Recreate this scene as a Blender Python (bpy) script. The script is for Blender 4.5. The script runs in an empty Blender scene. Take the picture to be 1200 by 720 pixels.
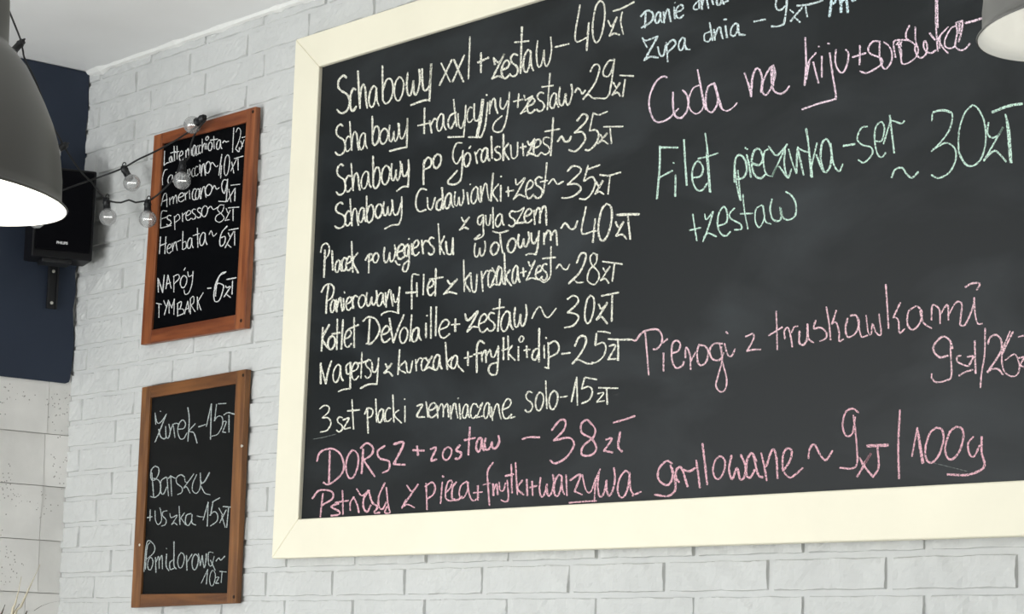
import bpy, bmesh, math, random
from mathutils import Vector, Matrix

# ------------------------------------------------------------------ camera, light, exposure
FOCAL = 2700.0                       # pixels of a 1200 px wide frame
EYE = 1.5                            # camera height above the floor
DIST = 2.834959340853215             # camera to brick wall (the wall is the plane y = 0)
EX = Vector((0.6522870913620933, -0.10064335982482023, -0.7512605836629205))
EZ = Vector((0.027997716459305655, -0.9872699865538505, 0.15656979760804562))
EY = Vector((0.7574547368096951, 0.12316203868535064, 0.6411656836664168))
CAM = Vector((0.0, -DIST, EYE))
scene = bpy.context.scene
C = scene.collection
cam_data = bpy.data.cameras.new('camera')
cam_data.sensor_fit = 'HORIZONTAL'
cam_data.sensor_width = 36.0
cam_data.lens = FOCAL / 1200.0 * 36.0
cam_data.clip_start = 0.05
cam = bpy.data.objects.new('camera', cam_data)
C.objects.link(cam)
rot = Matrix(((EX.x, -EX.y, -EX.z), (EY.x, -EY.y, -EY.z), (EZ.x, -EZ.y, -EZ.z)))
cam.matrix_world = Matrix.Translation(CAM) @ rot.to_4x4()
scene.camera = cam

world = bpy.data.worlds.new('world')
scene.world = world
world.use_nodes = True
wn = world.node_tree.nodes
wn['Background'].inputs['Color'].default_value = (0.92, 0.965, 1.0, 1)
wn['Background'].inputs['Strength'].default_value = 0.80

def area(name, loc, target, sx, sy, power, col=(1, 1, 1)):
    l = bpy.data.lights.new(name, 'AREA')
    l.shape = 'RECTANGLE'; l.size = sx; l.size_y = sy; l.energy = power; l.color = col
    o = bpy.data.objects.new(name, l)
    C.objects.link(o)
    o.location = loc
    o.rotation_euler = (Vector(target) - Vector(loc)).to_track_quat('-Z', 'Y').to_euler()
    return o
# daylight through the street window in the left wall, and through the shop front behind the camera
area('window_daylight', (-5.2, -3.0, 1.9), (-3.6, 0.0, 1.9), 2.0, 1.5, 32, (0.96, 0.985, 1.0))
area('shopfront_daylight', (-3.4, -7.2, 2.0), (-4.6, 0.0, 2.7), 3.0, 1.6, 66, (0.96, 0.985, 1.0))
area('ceiling_fill', (-3.6, -5.2, 0.35), (-4.0, -4.2, 2.95), 3.0, 0.9, 150, (0.97, 0.99, 1.0))  # added fill light inside the room, aimed up to brighten the ceiling

scene.view_settings.view_transform = 'Standard'
scene.view_settings.look = 'None'
scene.view_settings.exposure = -0.32
scene.view_settings.gamma = 1.0
scene.view_settings.use_curve_mapping = False

# ------------------------------------------------------------------ helpers
def ray(px, py):
    c = Vector(((px - 600.0) / FOCAL, (py - 360.0) / FOCAL, 1.0))
    return Vector((c.dot(EX), c.dot(EY), c.dot(EZ)))

def hit(px, py, axis, val):
    """the point where the sight line of a photo pixel meets a plane of the room"""
    d = ray(px, py)
    t = (val - CAM[axis]) / d[axis]
    return CAM + d * t

def mesh_obj(name, verts, faces, mat, parent=None, smooth=False):
    me = bpy.data.meshes.new(name)
    me.from_pydata([tuple(v) for v in verts], [], faces)
    me.update()
    if smooth:
        me.polygons.foreach_set('use_smooth', [True] * len(me.polygons))
    o = bpy.data.objects.new(name, me)
    if mat: me.materials.append(mat)
    C.objects.link(o)
    if parent: put(o, parent)
    return o

def put(o, parent):
    o.parent = parent
    o.matrix_parent_inverse = Matrix.Translation(-parent.location) if parent.rotation_euler[2] == 0 else parent.matrix_basis.inverted()

def bm_obj(name, bm, mat, parent=None, smooth=False):
    bmesh.ops.recalc_face_normals(bm, faces=bm.faces)
    me = bpy.data.meshes.new(name)
    bm.to_mesh(me); bm.free()
    if smooth:
        me.polygons.foreach_set('use_smooth', [True] * len(me.polygons))
    o = bpy.data.objects.new(name, me)
    if mat: me.materials.append(mat)
    C.objects.link(o)
    if parent: put(o, parent)
    return o

def tag(o, label=None, cat=None, group=None, kind=None):
    if label: o['label'] = label
    if cat: o['category'] = cat
    if group: o['group'] = group
    if kind: o['kind'] = kind
    return o

def thing(name, loc, label, cat, group=None):
    o = bpy.data.objects.new(name, None)
    o.empty_display_size = 0.1
    o.location = loc
    C.objects.link(o)
    return tag(o, label, cat, group)

def add_box(bm, lo, hi, bevel=0.0, segs=2, mtx=None):
    r = bmesh.ops.create_cube(bm, size=1.0)
    vs = r['verts']
    for v in vs:
        v.co = Vector([lo[i] + (v.co[i] + 0.5) * (hi[i] - lo[i]) for i in range(3)])
    if bevel:
        es = list({e for v in vs for e in v.link_edges})
        rr = bmesh.ops.bevel(bm, geom=es, offset=bevel, segments=segs, affect='EDGES', profile=0.5)
        vs = list({v for f in rr['faces'] for v in f.verts} | {v for v in vs if v.is_valid})
    if mtx:
        allv = set(vs)
        for v in allv: v.co = mtx @ v.co
    return vs

def prism(poly, y0, y1, bevel=0.0):
    """an (x, z) outline given thickness between two depths"""
    bm = bmesh.new()
    a = [bm.verts.new((x, y0, z)) for x, z in poly]
    b = [bm.verts.new((x, y1, z)) for x, z in poly]
    bm.faces.new(a); bm.faces.new(list(reversed(b)))
    n = len(poly)
    for i in range(n):
        j = (i + 1) % n
        bm.faces.new((a[i], b[i], b[j], a[j]))
    if bevel:
        bmesh.ops.bevel(bm, geom=list(bm.edges), offset=bevel, segments=2, affect='EDGES', profile=0.5)
    return bm

def lathe(bm, prof, seg=48, origin=(0, 0, 0), mtx=None, close=False):
    rings = []
    for r, z in prof:
        ring = []
        for i in range(seg):
            a = 2 * math.pi * i / seg
            p = Vector((r * math.cos(a), r * math.sin(a), z))
            if mtx: p = mtx @ p
            ring.append(bm.verts.new(p + Vector(origin)))
        rings.append(ring)
    for k in range(len(rings) - 1):
        for i in range(seg):
            j = (i + 1) % seg
            bm.faces.new((rings[k][i], rings[k][j], rings[k + 1][j], rings[k + 1][i]))
    if close:
        bm.faces.new(list(reversed(rings[0]))); bm.faces.new(rings[-1])
    return rings

def smooth_path(pts, step):
    """Catmull-Rom through the points, resampled about every step"""
    P = [Vector(p) for p in pts]
    if len(P) == 2:
        n = max(1, int((P[1] - P[0]).length / step))
        return [P[0].lerp(P[1], i / n) for i in range(n + 1)]
    Q = [2 * P[0] - P[1]] + P + [2 * P[-1] - P[-2]]
    out = []
    for i in range(1, len(Q) - 2):
        p0, p1, p2, p3 = Q[i - 1], Q[i], Q[i + 1], Q[i + 2]
        n = max(1, int((p2 - p1).length / step))
        for k in range(n):
            t = k / n
            out.append(0.5 * (2 * p1 + (p2 - p0) * t + (2 * p0 - 5 * p1 + 4 * p2 - p3) * t * t + (3 * p1 - p0 - 3 * p2 + p3) * t ** 3))
    out.append(P[-1])
    return out

def tube(bm, pts, rad, seg=8, cap=True):
    P = [Vector(p) for p in pts]
    rings = []
    up = Vector((0, 0, 1))
    for i, p in enumerate(P):
        d = (P[min(i + 1, len(P) - 1)] - P[max(i - 1, 0)]).normalized()
        s = d.cross(up)
        if s.length < 1e-3: s = d.cross(Vector((1, 0, 0)))
        s.normalize(); u = s.cross(d).normalized()
        r = rad(i / max(1, len(P) - 1)) if callable(rad) else rad
        rings.append([bm.verts.new(p + (s * math.cos(2 * math.pi * k / seg) + u * math.sin(2 * math.pi * k / seg)) * r) for k in range(seg)])
    for a, b in zip(rings, rings[1:]):
        for k in range(seg):
            j = (k + 1) % seg
            bm.faces.new((a[k], a[j], b[j], b[k]))
    if cap:
        bm.faces.new(list(reversed(rings[0]))); bm.faces.new(rings[-1])

# ------------------------------------------------------------------ materials
def srgb(r, g, b):
    f = lambda c: c / 12.92 if c <= 0.04045 else ((c + 0.055) / 1.055) ** 2.4
    return (f(r / 255), f(g / 255), f(b / 255), 1)

def mat(name, col, rough=0.6, metal=0.0, spec=0.5, vary=0.0, scale=8.0, stretch=(1, 1, 1), bump=0.0, bscale=60.0, col2=None, detail=5.0):
    m = bpy.data.materials.new(name)
    m.use_nodes = True
    N, L = m.node_tree.nodes, m.node_tree.links
    b = N['Principled BSDF']
    b.inputs['Base Color'].default_value = col
    b.inputs['Roughness'].default_value = rough
    b.inputs['Metallic'].default_value = metal
    b.inputs['Specular IOR Level'].default_value = spec
    tc = N.new('ShaderNodeTexCoord')
    if vary or col2:
        mp = N.new('ShaderNodeMapping'); mp.inputs['Scale'].default_value = stretch
        nz = N.new('ShaderNodeTexNoise'); nz.inputs['Scale'].default_value = scale; nz.inputs['Detail'].default_value = detail
        L.new(tc.outputs['Object'], mp.inputs['Vector']); L.new(mp.outputs['Vector'], nz.inputs['Vector'])
        rp = N.new('ShaderNodeValToRGB')
        rp.color_ramp.elements[0].position = 0.35; rp.color_ramp.elements[1].position = 0.68
        c2 = col2 or tuple(min(1, c * (1 + vary)) for c in col[:3]) + (1,)
        c1 = col if col2 else tuple(c * (1 - vary) for c in col[:3]) + (1,)
        rp.color_ramp.elements[0].color = c1; rp.color_ramp.elements[1].color = c2
        L.new(nz.outputs['Fac'], rp.inputs['Fac']); L.new(rp.outputs['Color'], b.inputs['Base Color'])
    if bump:
        n2 = N.new('ShaderNodeTexNoise'); n2.inputs['Scale'].default_value = bscale; n2.inputs['Detail'].default_value = 6
        L.new(tc.outputs['Object'], n2.inputs['Vector'])
        bp = N.new('ShaderNodeBump'); bp.inputs['Strength'].default_value = bump; bp.inputs['Distance'].default_value = 0.004
        L.new(n2.outputs['Fac'], bp.inputs['Height']); L.new(bp.outputs['Normal'], b.inputs['Normal'])
    return m

def emit(name, col, strength):
    m = bpy.data.materials.new(name); m.use_nodes = True
    b = m.node_tree.nodes['Principled BSDF']
    b.inputs['Base Color'].default_value = col
    b.inputs['Emission Color'].default_value = col
    b.inputs['Emission Strength'].default_value = strength
    return m

def chalk(name, col):
    m = mat(name, col, 0.95, spec=0.1)
    N, L = m.node_tree.nodes, m.node_tree.links
    tc = N.new('ShaderNodeTexCoord')
    nz = N.new('ShaderNodeTexNoise'); nz.inputs['Scale'].default_value = 560; nz.inputs['Detail'].default_value = 2
    L.new(tc.outputs['Object'], nz.inputs['Vector'])
    rp = N.new('ShaderNodeValToRGB')
    rp.color_ramp.elements[0].position = 0.38; rp.color_ramp.elements[0].color = (0.22, 0.22, 0.22, 1)
    rp.color_ramp.elements[1].position = 0.51; rp.color_ramp.elements[1].color = (1, 1, 1, 1)
    L.new(nz.outputs['Fac'], rp.inputs['Fac']); L.new(rp.outputs['Color'], N['Principled BSDF'].inputs['Alpha'])
    return m

def board_mat(name, col, dust, amount, rough, spec=0.25):
    m = mat(name, col, rough)
    N, L = m.node_tree.nodes, m.node_tree.links
    b = N['Principled BSDF']
    b.inputs['Specular IOR Level'].default_value = spec
    tc = N.new('ShaderNodeTexCoord')
    mp = N.new('ShaderNodeMapping'); mp.inputs['Scale'].default_value = (1.0, 1.0, 2.4)
    n1 = N.new('ShaderNodeTexNoise'); n1.inputs['Scale'].default_value = 2.6; n1.inputs['Detail'].default_value = 7; n1.inputs['Distortion'].default_value = 0.6
    L.new(tc.outputs['Object'], mp.inputs['Vector']); L.new(mp.outputs['Vector'], n1.inputs['Vector'])
    rp = N.new('ShaderNodeValToRGB')
    rp.color_ramp.elements[0].position = 0.45; rp.color_ramp.elements[0].color = (0, 0, 0, 1)
    rp.color_ramp.elements[1].position = 0.75; rp.color_ramp.elements[1].color = (amount,) * 3 + (1,)
    L.new(n1.outputs['Fac'], rp.inputs['Fac'])
    mx = N.new('ShaderNodeMix'); mx.data_type = 'RGBA'
    L.new(rp.outputs['Color'], mx.inputs['Factor'])
    mx.inputs[6].default_value = col; mx.inputs[7].default_value = dust
    L.new(mx.outputs[2], b.inputs['Base Color'])
    n2 = N.new('ShaderNodeTexNoise'); n2.inputs['Scale'].default_value = 140; n2.inputs['Detail'].default_value = 4
    L.new(tc.outputs['Object'], n2.inputs['Vector'])
    bp = N.new('ShaderNodeBump'); bp.inputs['Strength'].default_value = 0.12; bp.inputs['Distance'].default_value = 0.001
    L.new(n2.outputs['Fac'], bp.inputs['Height']); L.new(bp.outputs['Normal'], b.inputs['Normal'])
    return m

def stone_mat():
    m = mat('pitted_stone', srgb(240, 238, 234), 0.75, vary=0.06, scale=9, bump=0.25, bscale=50)
    N, L = m.node_tree.nodes, m.node_tree.links
    b = N['Principled BSDF']
    base = b.inputs['Base Color'].links[0].from_socket
    tc = N.new('ShaderNodeTexCoord')
    vo = N.new('ShaderNodeTexVoronoi'); vo.inputs['Scale'].default_value = 115
    L.new(tc.outputs['Object'], vo.inputs['Vector'])
    lt = N.new('ShaderNodeMath'); lt.operation = 'LESS_THAN'; lt.inputs[1].default_value = 0.2
    L.new(vo.outputs['Distance'], lt.inputs[0])
    nz = N.new('ShaderNodeTexNoise'); nz.inputs['Scale'].default_value = 7
    L.new(tc.outputs['Object'], nz.inputs['Vector'])
    gt = N.new('ShaderNodeMath'); gt.operation = 'GREATER_THAN'; gt.inputs[1].default_value = 0.53
    L.new(nz.outputs['Fac'], gt.inputs[0])
    mu = N.new('ShaderNodeMath'); mu.operation = 'MULTIPLY'
    L.new(lt.outputs[0], mu.inputs[0]); L.new(gt.outputs[0], mu.inputs[1])
    mx = N.new('ShaderNodeMix'); mx.data_type = 'RGBA'
    L.new(mu.outputs[0], mx.inputs['Factor']); L.new(base, mx.inputs[6]); mx.inputs[7].default_value = srgb(172, 168, 162)
    L.new(mx.outputs[2], b.inputs['Base Color'])
    return m

def glass_mat():
    m = bpy.data.materials.new('bulb_glass'); m.use_nodes = True
    N, L = m.node_tree.nodes, m.node_tree.links
    N.remove(N['Principled BSDF'])
    out = N['Material Output']
    lw = N.new('ShaderNodeLayerWeight'); lw.inputs['Blend'].default_value = 0.35
    tr = N.new('ShaderNodeBsdfTransparent'); tr.inputs['Color'].default_value = (0.86, 0.87, 0.87, 1)
    gl = N.new('ShaderNodeBsdfGlossy'); gl.inputs['Roughness'].default_value = 0.06; gl.inputs['Color'].default_value = (0.8, 0.8, 0.8, 1)
    mx = N.new('ShaderNodeMixShader')
    L.new(lw.outputs['Facing'], mx.inputs['Fac']); L.new(tr.outputs[0], mx.inputs[1]); L.new(gl.outputs[0], mx.inputs[2])
    df = N.new('ShaderNodeBsdfDiffuse'); df.inputs['Color'].default_value = (0.75, 0.75, 0.74, 1)
    m2 = N.new('ShaderNodeMixShader'); m2.inputs['Fac'].default_value = 0.22
    L.new(mx.outputs[0], m2.inputs[1]); L.new(df.outputs[0], m2.inputs[2])
    L.new(m2.outputs[0], out.inputs['Surface'])
    return m

M = dict(
    brick=mat('white_brick', srgb(207, 208, 206), 0.75, vary=0.03, scale=7, bump=0.95, bscale=26),
    ceiling=mat('ceiling_paint', srgb(243, 243, 242), 0.9, vary=0.015, scale=5, bump=0.12, bscale=26),
    caulk=mat('white_caulk', srgb(240, 240, 236), 0.7, vary=0.02, scale=30),
    floor=mat('grey_oak_floor', srgb(222, 222, 218), 0.5, vary=0.15, scale=4, stretch=(1, 9, 1)),
    stone=stone_mat(),
    navy=mat('navy_paint', srgb(41, 51, 68), 0.8, vary=0.05, scale=6, bump=0.1, bscale=45),
    cream=mat('cream_paint', srgb(245, 239, 217), 0.5, vary=0.022, scale=5, stretch=(1, 1, 1), bump=0.06, bscale=40),
    board=board_mat('chalkboard_black', (0.0068, 0.0092, 0.0105, 1), (0.058, 0.068, 0.074, 1), 0.42, 0.42),
    board_dark=board_mat('small_board_black', (0.002, 0.0023, 0.003, 1), (0.012, 0.012, 0.013, 1), 0.15, 0.6, 0.04),
    board_soup=board_mat('small_board_soft_black', (0.006, 0.0065, 0.0068, 1), (0.02, 0.02, 0.021, 1), 0.3, 0.5, 0.1),
    wood_v=mat('reddish_wood_upright', srgb(118, 62, 33), 0.45, scale=14, stretch=(5, 5, 0.5), col2=srgb(160, 96, 56), bump=0.08, bscale=120),
    wood_h=mat('reddish_wood_level', srgb(108, 54, 28), 0.45, scale=14, stretch=(0.5, 5, 5), col2=srgb(146, 82, 46), bump=0.08, bscale=120),
    oak_v=mat('brown_wood_upright', srgb(98, 60, 29), 0.5, scale=14, stretch=(5, 5, 0.5), col2=srgb(140, 92, 48), bump=0.08, bscale=120),
    oak_h=mat('brown_wood_level', srgb(92, 54, 25), 0.5, scale=14, stretch=(0.5, 5, 5), col2=srgb(130, 82, 40), bump=0.08, bscale=120),
    screw=mat('dark_screw', srgb(52, 34, 24), 0.4, metal=0.6),
    steel=mat('bright_screw', srgb(225, 222, 212), 0.3, metal=0.7),
    shade=mat('dark_grey_shade', srgb(99, 98, 94), 0.42, vary=0.02, scale=6),
    shade_in=mat('white_enamel', srgb(245, 244, 238), 0.5, vary=0.008, scale=8),
    black=mat('black_plastic', srgb(20, 21, 24), 0.5, vary=0.05, scale=30),
    speaker=mat('speaker_cabinet', srgb(9, 9, 13), 0.5, spec=0.3, vary=0.04, scale=20),
    cloth=mat('speaker_cloth', srgb(7, 7, 11), 0.95, spec=0.1, vary=0.1, scale=500, bump=0.3, bscale=900),
    badge=mat('badge_white', srgb(236, 236, 236), 0.4),
    wire=mat('black_wire', srgb(26, 26, 26), 0.6, vary=0.05, scale=40),
    glass=glass_mat(),
    filament=emit('filament_glow', (1.0, 0.97, 0.92, 1), 2.2),
    bulb_on=emit('lit_bulb', (1.0, 0.97, 0.9, 1), 14.0),
    bulb_off=mat('opal_bulb', srgb(236, 234, 226), 0.3),
    straw=mat('dried_straw', srgb(214, 205, 182), 0.8, vary=0.1, scale=20),
    leaf=mat('dry_brown_leaf', srgb(84, 76, 60), 0.7, vary=0.15, scale=20),
    vase=mat('grey_clay', srgb(140, 136, 130), 0.7, vary=0.06, scale=10),
)
INK = dict(
    white=chalk('chalk_white', srgb(244, 242, 226)), pale=chalk('chalk_faint', srgb(120, 124, 122)),
    rose=chalk('chalk_rose', srgb(238, 188, 198)), pink=chalk('chalk_pink', srgb(244, 206, 213)),
    blush=chalk('chalk_blush', srgb(252, 226, 238)), mint=chalk('chalk_mint', srgb(212, 240, 224)),
    ice=chalk('chalk_ice', srgb(226, 240, 240)), sky=chalk('chalk_sky', srgb(224, 246, 250)),
    chalk=chalk('chalk_plain', srgb(232, 232, 230)), slate=chalk('chalk_thin', srgb(190, 198, 196)),
)

# ------------------------------------------------------------------ the room
rng = random.Random(7)
WX = -4.985                           # left wall
CEIL = EYE + 1.456
XR = 1.6

def build_brick_wall():
    A = [-2.1314, -2.3848, -2.6379, -2.8839, -3.1315, -3.3781, -3.6158, -3.8574, -4.0965]
    B = [-2.3079, -2.5597, -2.8118, -3.0579, -3.3034, -3.5492, -3.7836, -4.0244]
    def extend(l):
        l = sorted(l)
        while l[0] > WX: l.insert(0, l[0] - 0.238)
        while l[-1] < XR: l.append(l[-1] + 0.2535)
        return l
    PH = {2: -4.893, 3: -4.819, 4: -4.753, 5: -4.914, 6: -4.75, 7: -4.913, 8: -4.75, 9: -4.904, 10: -4.75, 11: -4.918, 12: -4.754,
          13: -4.905, 14: -4.742, 15: -4.67, 16: -4.742, 17: -4.911, 18: -4.738, 19: -4.672, 20: -4.741, 21: -4.68, 22: -4.75}
    V, F = [], []
    def zb(k): return EYE + 0.145 + 0.0605 * k + 0.0605 * 0.2 * min(1.0, max(0.0, (k - 3) / 8.0))
    # mortar bed
    V += [(WX, 0, 0), (XR, 0, 0), (XR, 0, CEIL), (WX, 0, CEIL)]
    F.append((0, 1, 2, 3))
    k = -27
    while zb(k) < CEIL - 0.012:
        z0 = max(0.0, zb(k)) ; z1 = min(zb(k + 1) - 0.0085, CEIL)
        if k in (0, -1, 1) or k < -1:
            js = extend(A if k % 2 == 0 else B)
        else:
            ph = PH.get(k, -4.75)
            js = [ph + 0.238 * i for i in range(-2, 40)]
        js = [j for j in js if j < XR]
        xs = [WX + 0.001] + [j for j in js if j > WX + 0.03] + [XR]
        for i in range(len(xs) - 1):
            x0 = xs[i] + (0.0056 if i else 0.0); x1 = xs[i + 1] - 0.0056
            if x1 - x0 < 0.02: continue
            brick(V, F, x0, x1, z0, z1, fine=(k >= -3 and x0 < -1.6))
        k += 1
    return mesh_obj('wall_back', V, F, M['brick'])

def brick(V, F, x0, x1, z0, z1, fine):
    th = 0.0042 + rng.uniform(-0.0008, 0.001)
    tilt = rng.uniform(-0.02, 0.02)
    cz = (z0 + z1) / 2
    nx = max(3, int((x1 - x0) / 0.009)) if fine else 2
    nz = 6 if fine else 2
    ph = [rng.uniform(0, 6.3) for _ in range(6)]
    fr = [rng.uniform(25, 75) for _ in range(6)]
    sl = rng.choice((-60, -40, 40, 70))
    crack = rng.random() < 0.45
    ca, cb, cs = rng.uniform(x0, x1), rng.uniform(-1.2, 1.2), rng.choice((-1, 1))
    base = len(V)
    e = 0.0022
    for a in range(nz + 3):
        for b in range(nx + 3):
            if b == 0: x, ox = x0, 1
            elif b == nx + 2: x, ox = x1, 1
            else: x, ox = x0 + e + (x1 - x0 - 2 * e) * (b - 1) / nx, 0
            if a == 0: z, oz = z0, 1
            elif a == nz + 2: z, oz = z1, 1
            else: z, oz = z0 + e + (z1 - z0 - 2 * e) * (a - 1) / nz, 0
            if ox or oz:
                y = 0.0015
                V.append((x, y, z)); continue
            y = -th
            if fine:
                y -= 0.0019 * math.sin(fr[0] * x + ph[0] + sl * z) * math.sin(fr[1] * z + ph[1]) + 0.0011 * math.sin(fr[2] * 2.3 * x + fr[3] * z + ph[2])
                y += rng.uniform(-0.0007, 0.0007)
                if crack:
                    d = (x - ca) * 1.0 - cs * (z - cz) * 1.1 * (1 + 0.3 * math.sin(40 * z + ph[3]))
                    if abs(d) < 0.016: y += 0.0016 * (1 if d > 0 else -0.6) * (1 - abs(d) / 0.016)
                x += rng.uniform(-0.0006, 0.0006); z += tilt * 0.02 * (x - x0) + rng.uniform(-0.0006, 0.0006)
                if a in (1, nz + 1): z += 0.0009 * math.sin(55 * x + ph[4] + a)
            V.append((x, y, z))
    w = nx + 3
    for a in range(nz + 2):
        for b in range(nx + 2):
            i = base + a * w + b
            F.append((i, i + 1, i + 1 + w, i + w))

tag(build_brick_wall(), kind='structure')

# left wall: stone cladding near the corner, window opening nearer the shop front
def slab(name, lo, hi, m, bevel=0.0):
    bm = bmesh.new(); add_box(bm, lo, hi, bevel)
    return tag(bm_obj(name, bm, m), kind='structure')

def build_left_wall():
    V, F = [], []
    V += [(WX, 0.0, 0), (WX, -1.9, 0), (WX, -1.9, CEIL), (WX, 0.0, CEIL)]; F.append((0, 1, 2, 3))
    # stone tiles, each slightly tilted, laid from the measured joints
    zs = [EYE + 0.671 + 0.02, hit(79, 511.5, 0, WX).z, hit(76, 572.3, 0, WX).z, hit(45, 633.5, 0, WX).z, hit(60, 696, 0, WX).z]
    h = 0.137
    while zs[-1] - h > 0: zs.append(zs[-1] - h)
    zs.append(0.0)
    ys_first = [hit(53.5, 480, 0, WX).y, hit(50, 540, 0, WX).y, hit(45, 600, 0, WX).y, hit(42, 664, 0, WX).y]
    for r in range(len(zs) - 1):
        yj = ys_first[r] if r < len(ys_first) else ys_first[0] - 0.03 * (r % 3)
        ys = [0.0]
        while yj > -1.9:
            ys.append(yj); yj -= 0.30
        ys.append(-1.9)
        for i in range(len(ys) - 1):
            ya, yb = ys[i] - 0.0008, ys[i + 1] + 0.0008
            zt, zl = zs[r] - 0.0008, zs[r + 1] + 0.0008
            if zt <= zl or ya <= yb: continue
            a_, b_ = rng.uniform(-0.0055, 0.0055), rng.uniform(-0.004, 0.004)
            t = [0.0105 + a_ + b_, 0.0105 - a_ + b_, 0.0105 - a_ - b_, 0.0105 + a_ - b_]
            n = len(V)
            fr = [(ya, zl, t[0]), (yb, zl, t[1]), (yb, zt, t[2]), (ya, zt, t[3])]
            for y, z, q in fr: V.append((WX + q, y, z))
            for y, z, q in fr: V.append((WX - 0.001, y, z))
            F.append((n, n + 1, n + 2, n + 3))
            for a in range(4):
                b = (a + 1) % 4
                F.append((n + a, n + 4 + a, n + 4 + b, n + b))
    return tag(mesh_obj('wall_left', V, F, M['stone']), kind='structure')
build_left_wall()
slab('wall_left', (WX - 0.1, -4.1, 0), (WX, -1.9, 0.95), M['stone'])
slab('wall_left', (WX - 0.1, -4.1, 2.75), (WX, -1.9, CEIL), M['stone'])
slab('wall_left', (WX - 0.1, -8.0, 0), (WX, -4.1, CEIL), M['stone'])
def build_window():
    bm = bmesh.new()
    x0, x1 = WX - 0.08, WX - 0.02
    for y0, y1, z0, z1 in ((-4.1, -4.03, .95, 2.75), (-1.97, -1.9, .95, 2.75), (-4.1, -1.9, .95, 1.02), (-4.1, -1.9, 2.68, 2.75), (-3.03, -2.97, .95, 2.75)):
        add_box(bm, (x0, y0, z0), (x1, y1, z1), 0.004)
    return tag(bm_obj('window_1', bm, M['cream']), kind='structure')
build_window()
slab('wall_right_added', (XR, -8.0, 0), (XR + 0.1, 0.1, CEIL), M['vase'])  # unseen wall, added to block world light from the right
slab('floor', (WX - 0.1, -8.0, -0.1), (XR, 0.1, 0.0), M['floor'])
slab('ceiling', (WX - 0.1, -8.0, CEIL), (XR, 0.1, CEIL + 0.1), M['ceiling'])

def build_caulk():
    V, F = [], []
    n = 260
    for i in range(n + 1):
        x = WX + (2.9) * i / n
        d = 0.004 + 0.006 * max(0, math.sin(i * 0.31) * math.sin(i * 0.077 + 1)) + 0.005 * max(0, math.sin(i * 0.83 + 2)) * max(0, math.sin(i * 0.19)) + rng.uniform(0, 0.003)
        V += [(x, -0.004, CEIL - 0.004 - d * 0.8), (x, -0.0115 - d * 0.2, CEIL - 0.004 - d * 0.4), (x, -0.012 - d * 0.9, CEIL + 0.001)]
    for i in range(n):
        a = i * 3
        F += [(a, a + 1, a + 4, a + 3), (a + 1, a + 2, a + 5, a + 4)]
    return tag(mesh_obj('trim_1', V, F, M['caulk']), kind='structure')
build_caulk()

# navy panel on the left wall, from the ceiling down to the stone tiles
def build_navy_panel():
    zl = hit(83, 450.3, 0, WX + 0.016).z
    bm = bmesh.new()
    y0 = hit(82.5, 440, 0, WX + 0.016).y
    pts = [(-1.5, zl), (y0 - 0.012, zl), (y0 - 0.003, zl + 0.004), (y0, zl + 0.014)]
    z = zl + 0.05
    while z < CEIL - 0.03:
        pts.append((y0 + rng.uniform(-0.004, 0.006) + (0.006 if z > EYE + 1.1 else 0.0), z)); z += 0.045
    pts += [(y0 + 0.004, CEIL - 0.002), (-1.5, CEIL - 0.002)]
    a = [bm.verts.new((WX + 0.016, y, z)) for y, z in pts]
    b = [bm.verts.new((WX + 0.004, y, z)) for y, z in pts]
    bm.faces.new(a); bm.faces.new(list(reversed(b)))
    for i in range(len(pts)):
        j = (i + 1) % len(pts)
        bm.faces.new((a[i], b[i], b[j], a[j]))
    o = bm_obj('wall_panel', bm, M['navy'])
    return tag(o, 'tall navy blue panel on the left wall above the pitted stone tiles', 'wall panel')
build_navy_panel()

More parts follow.
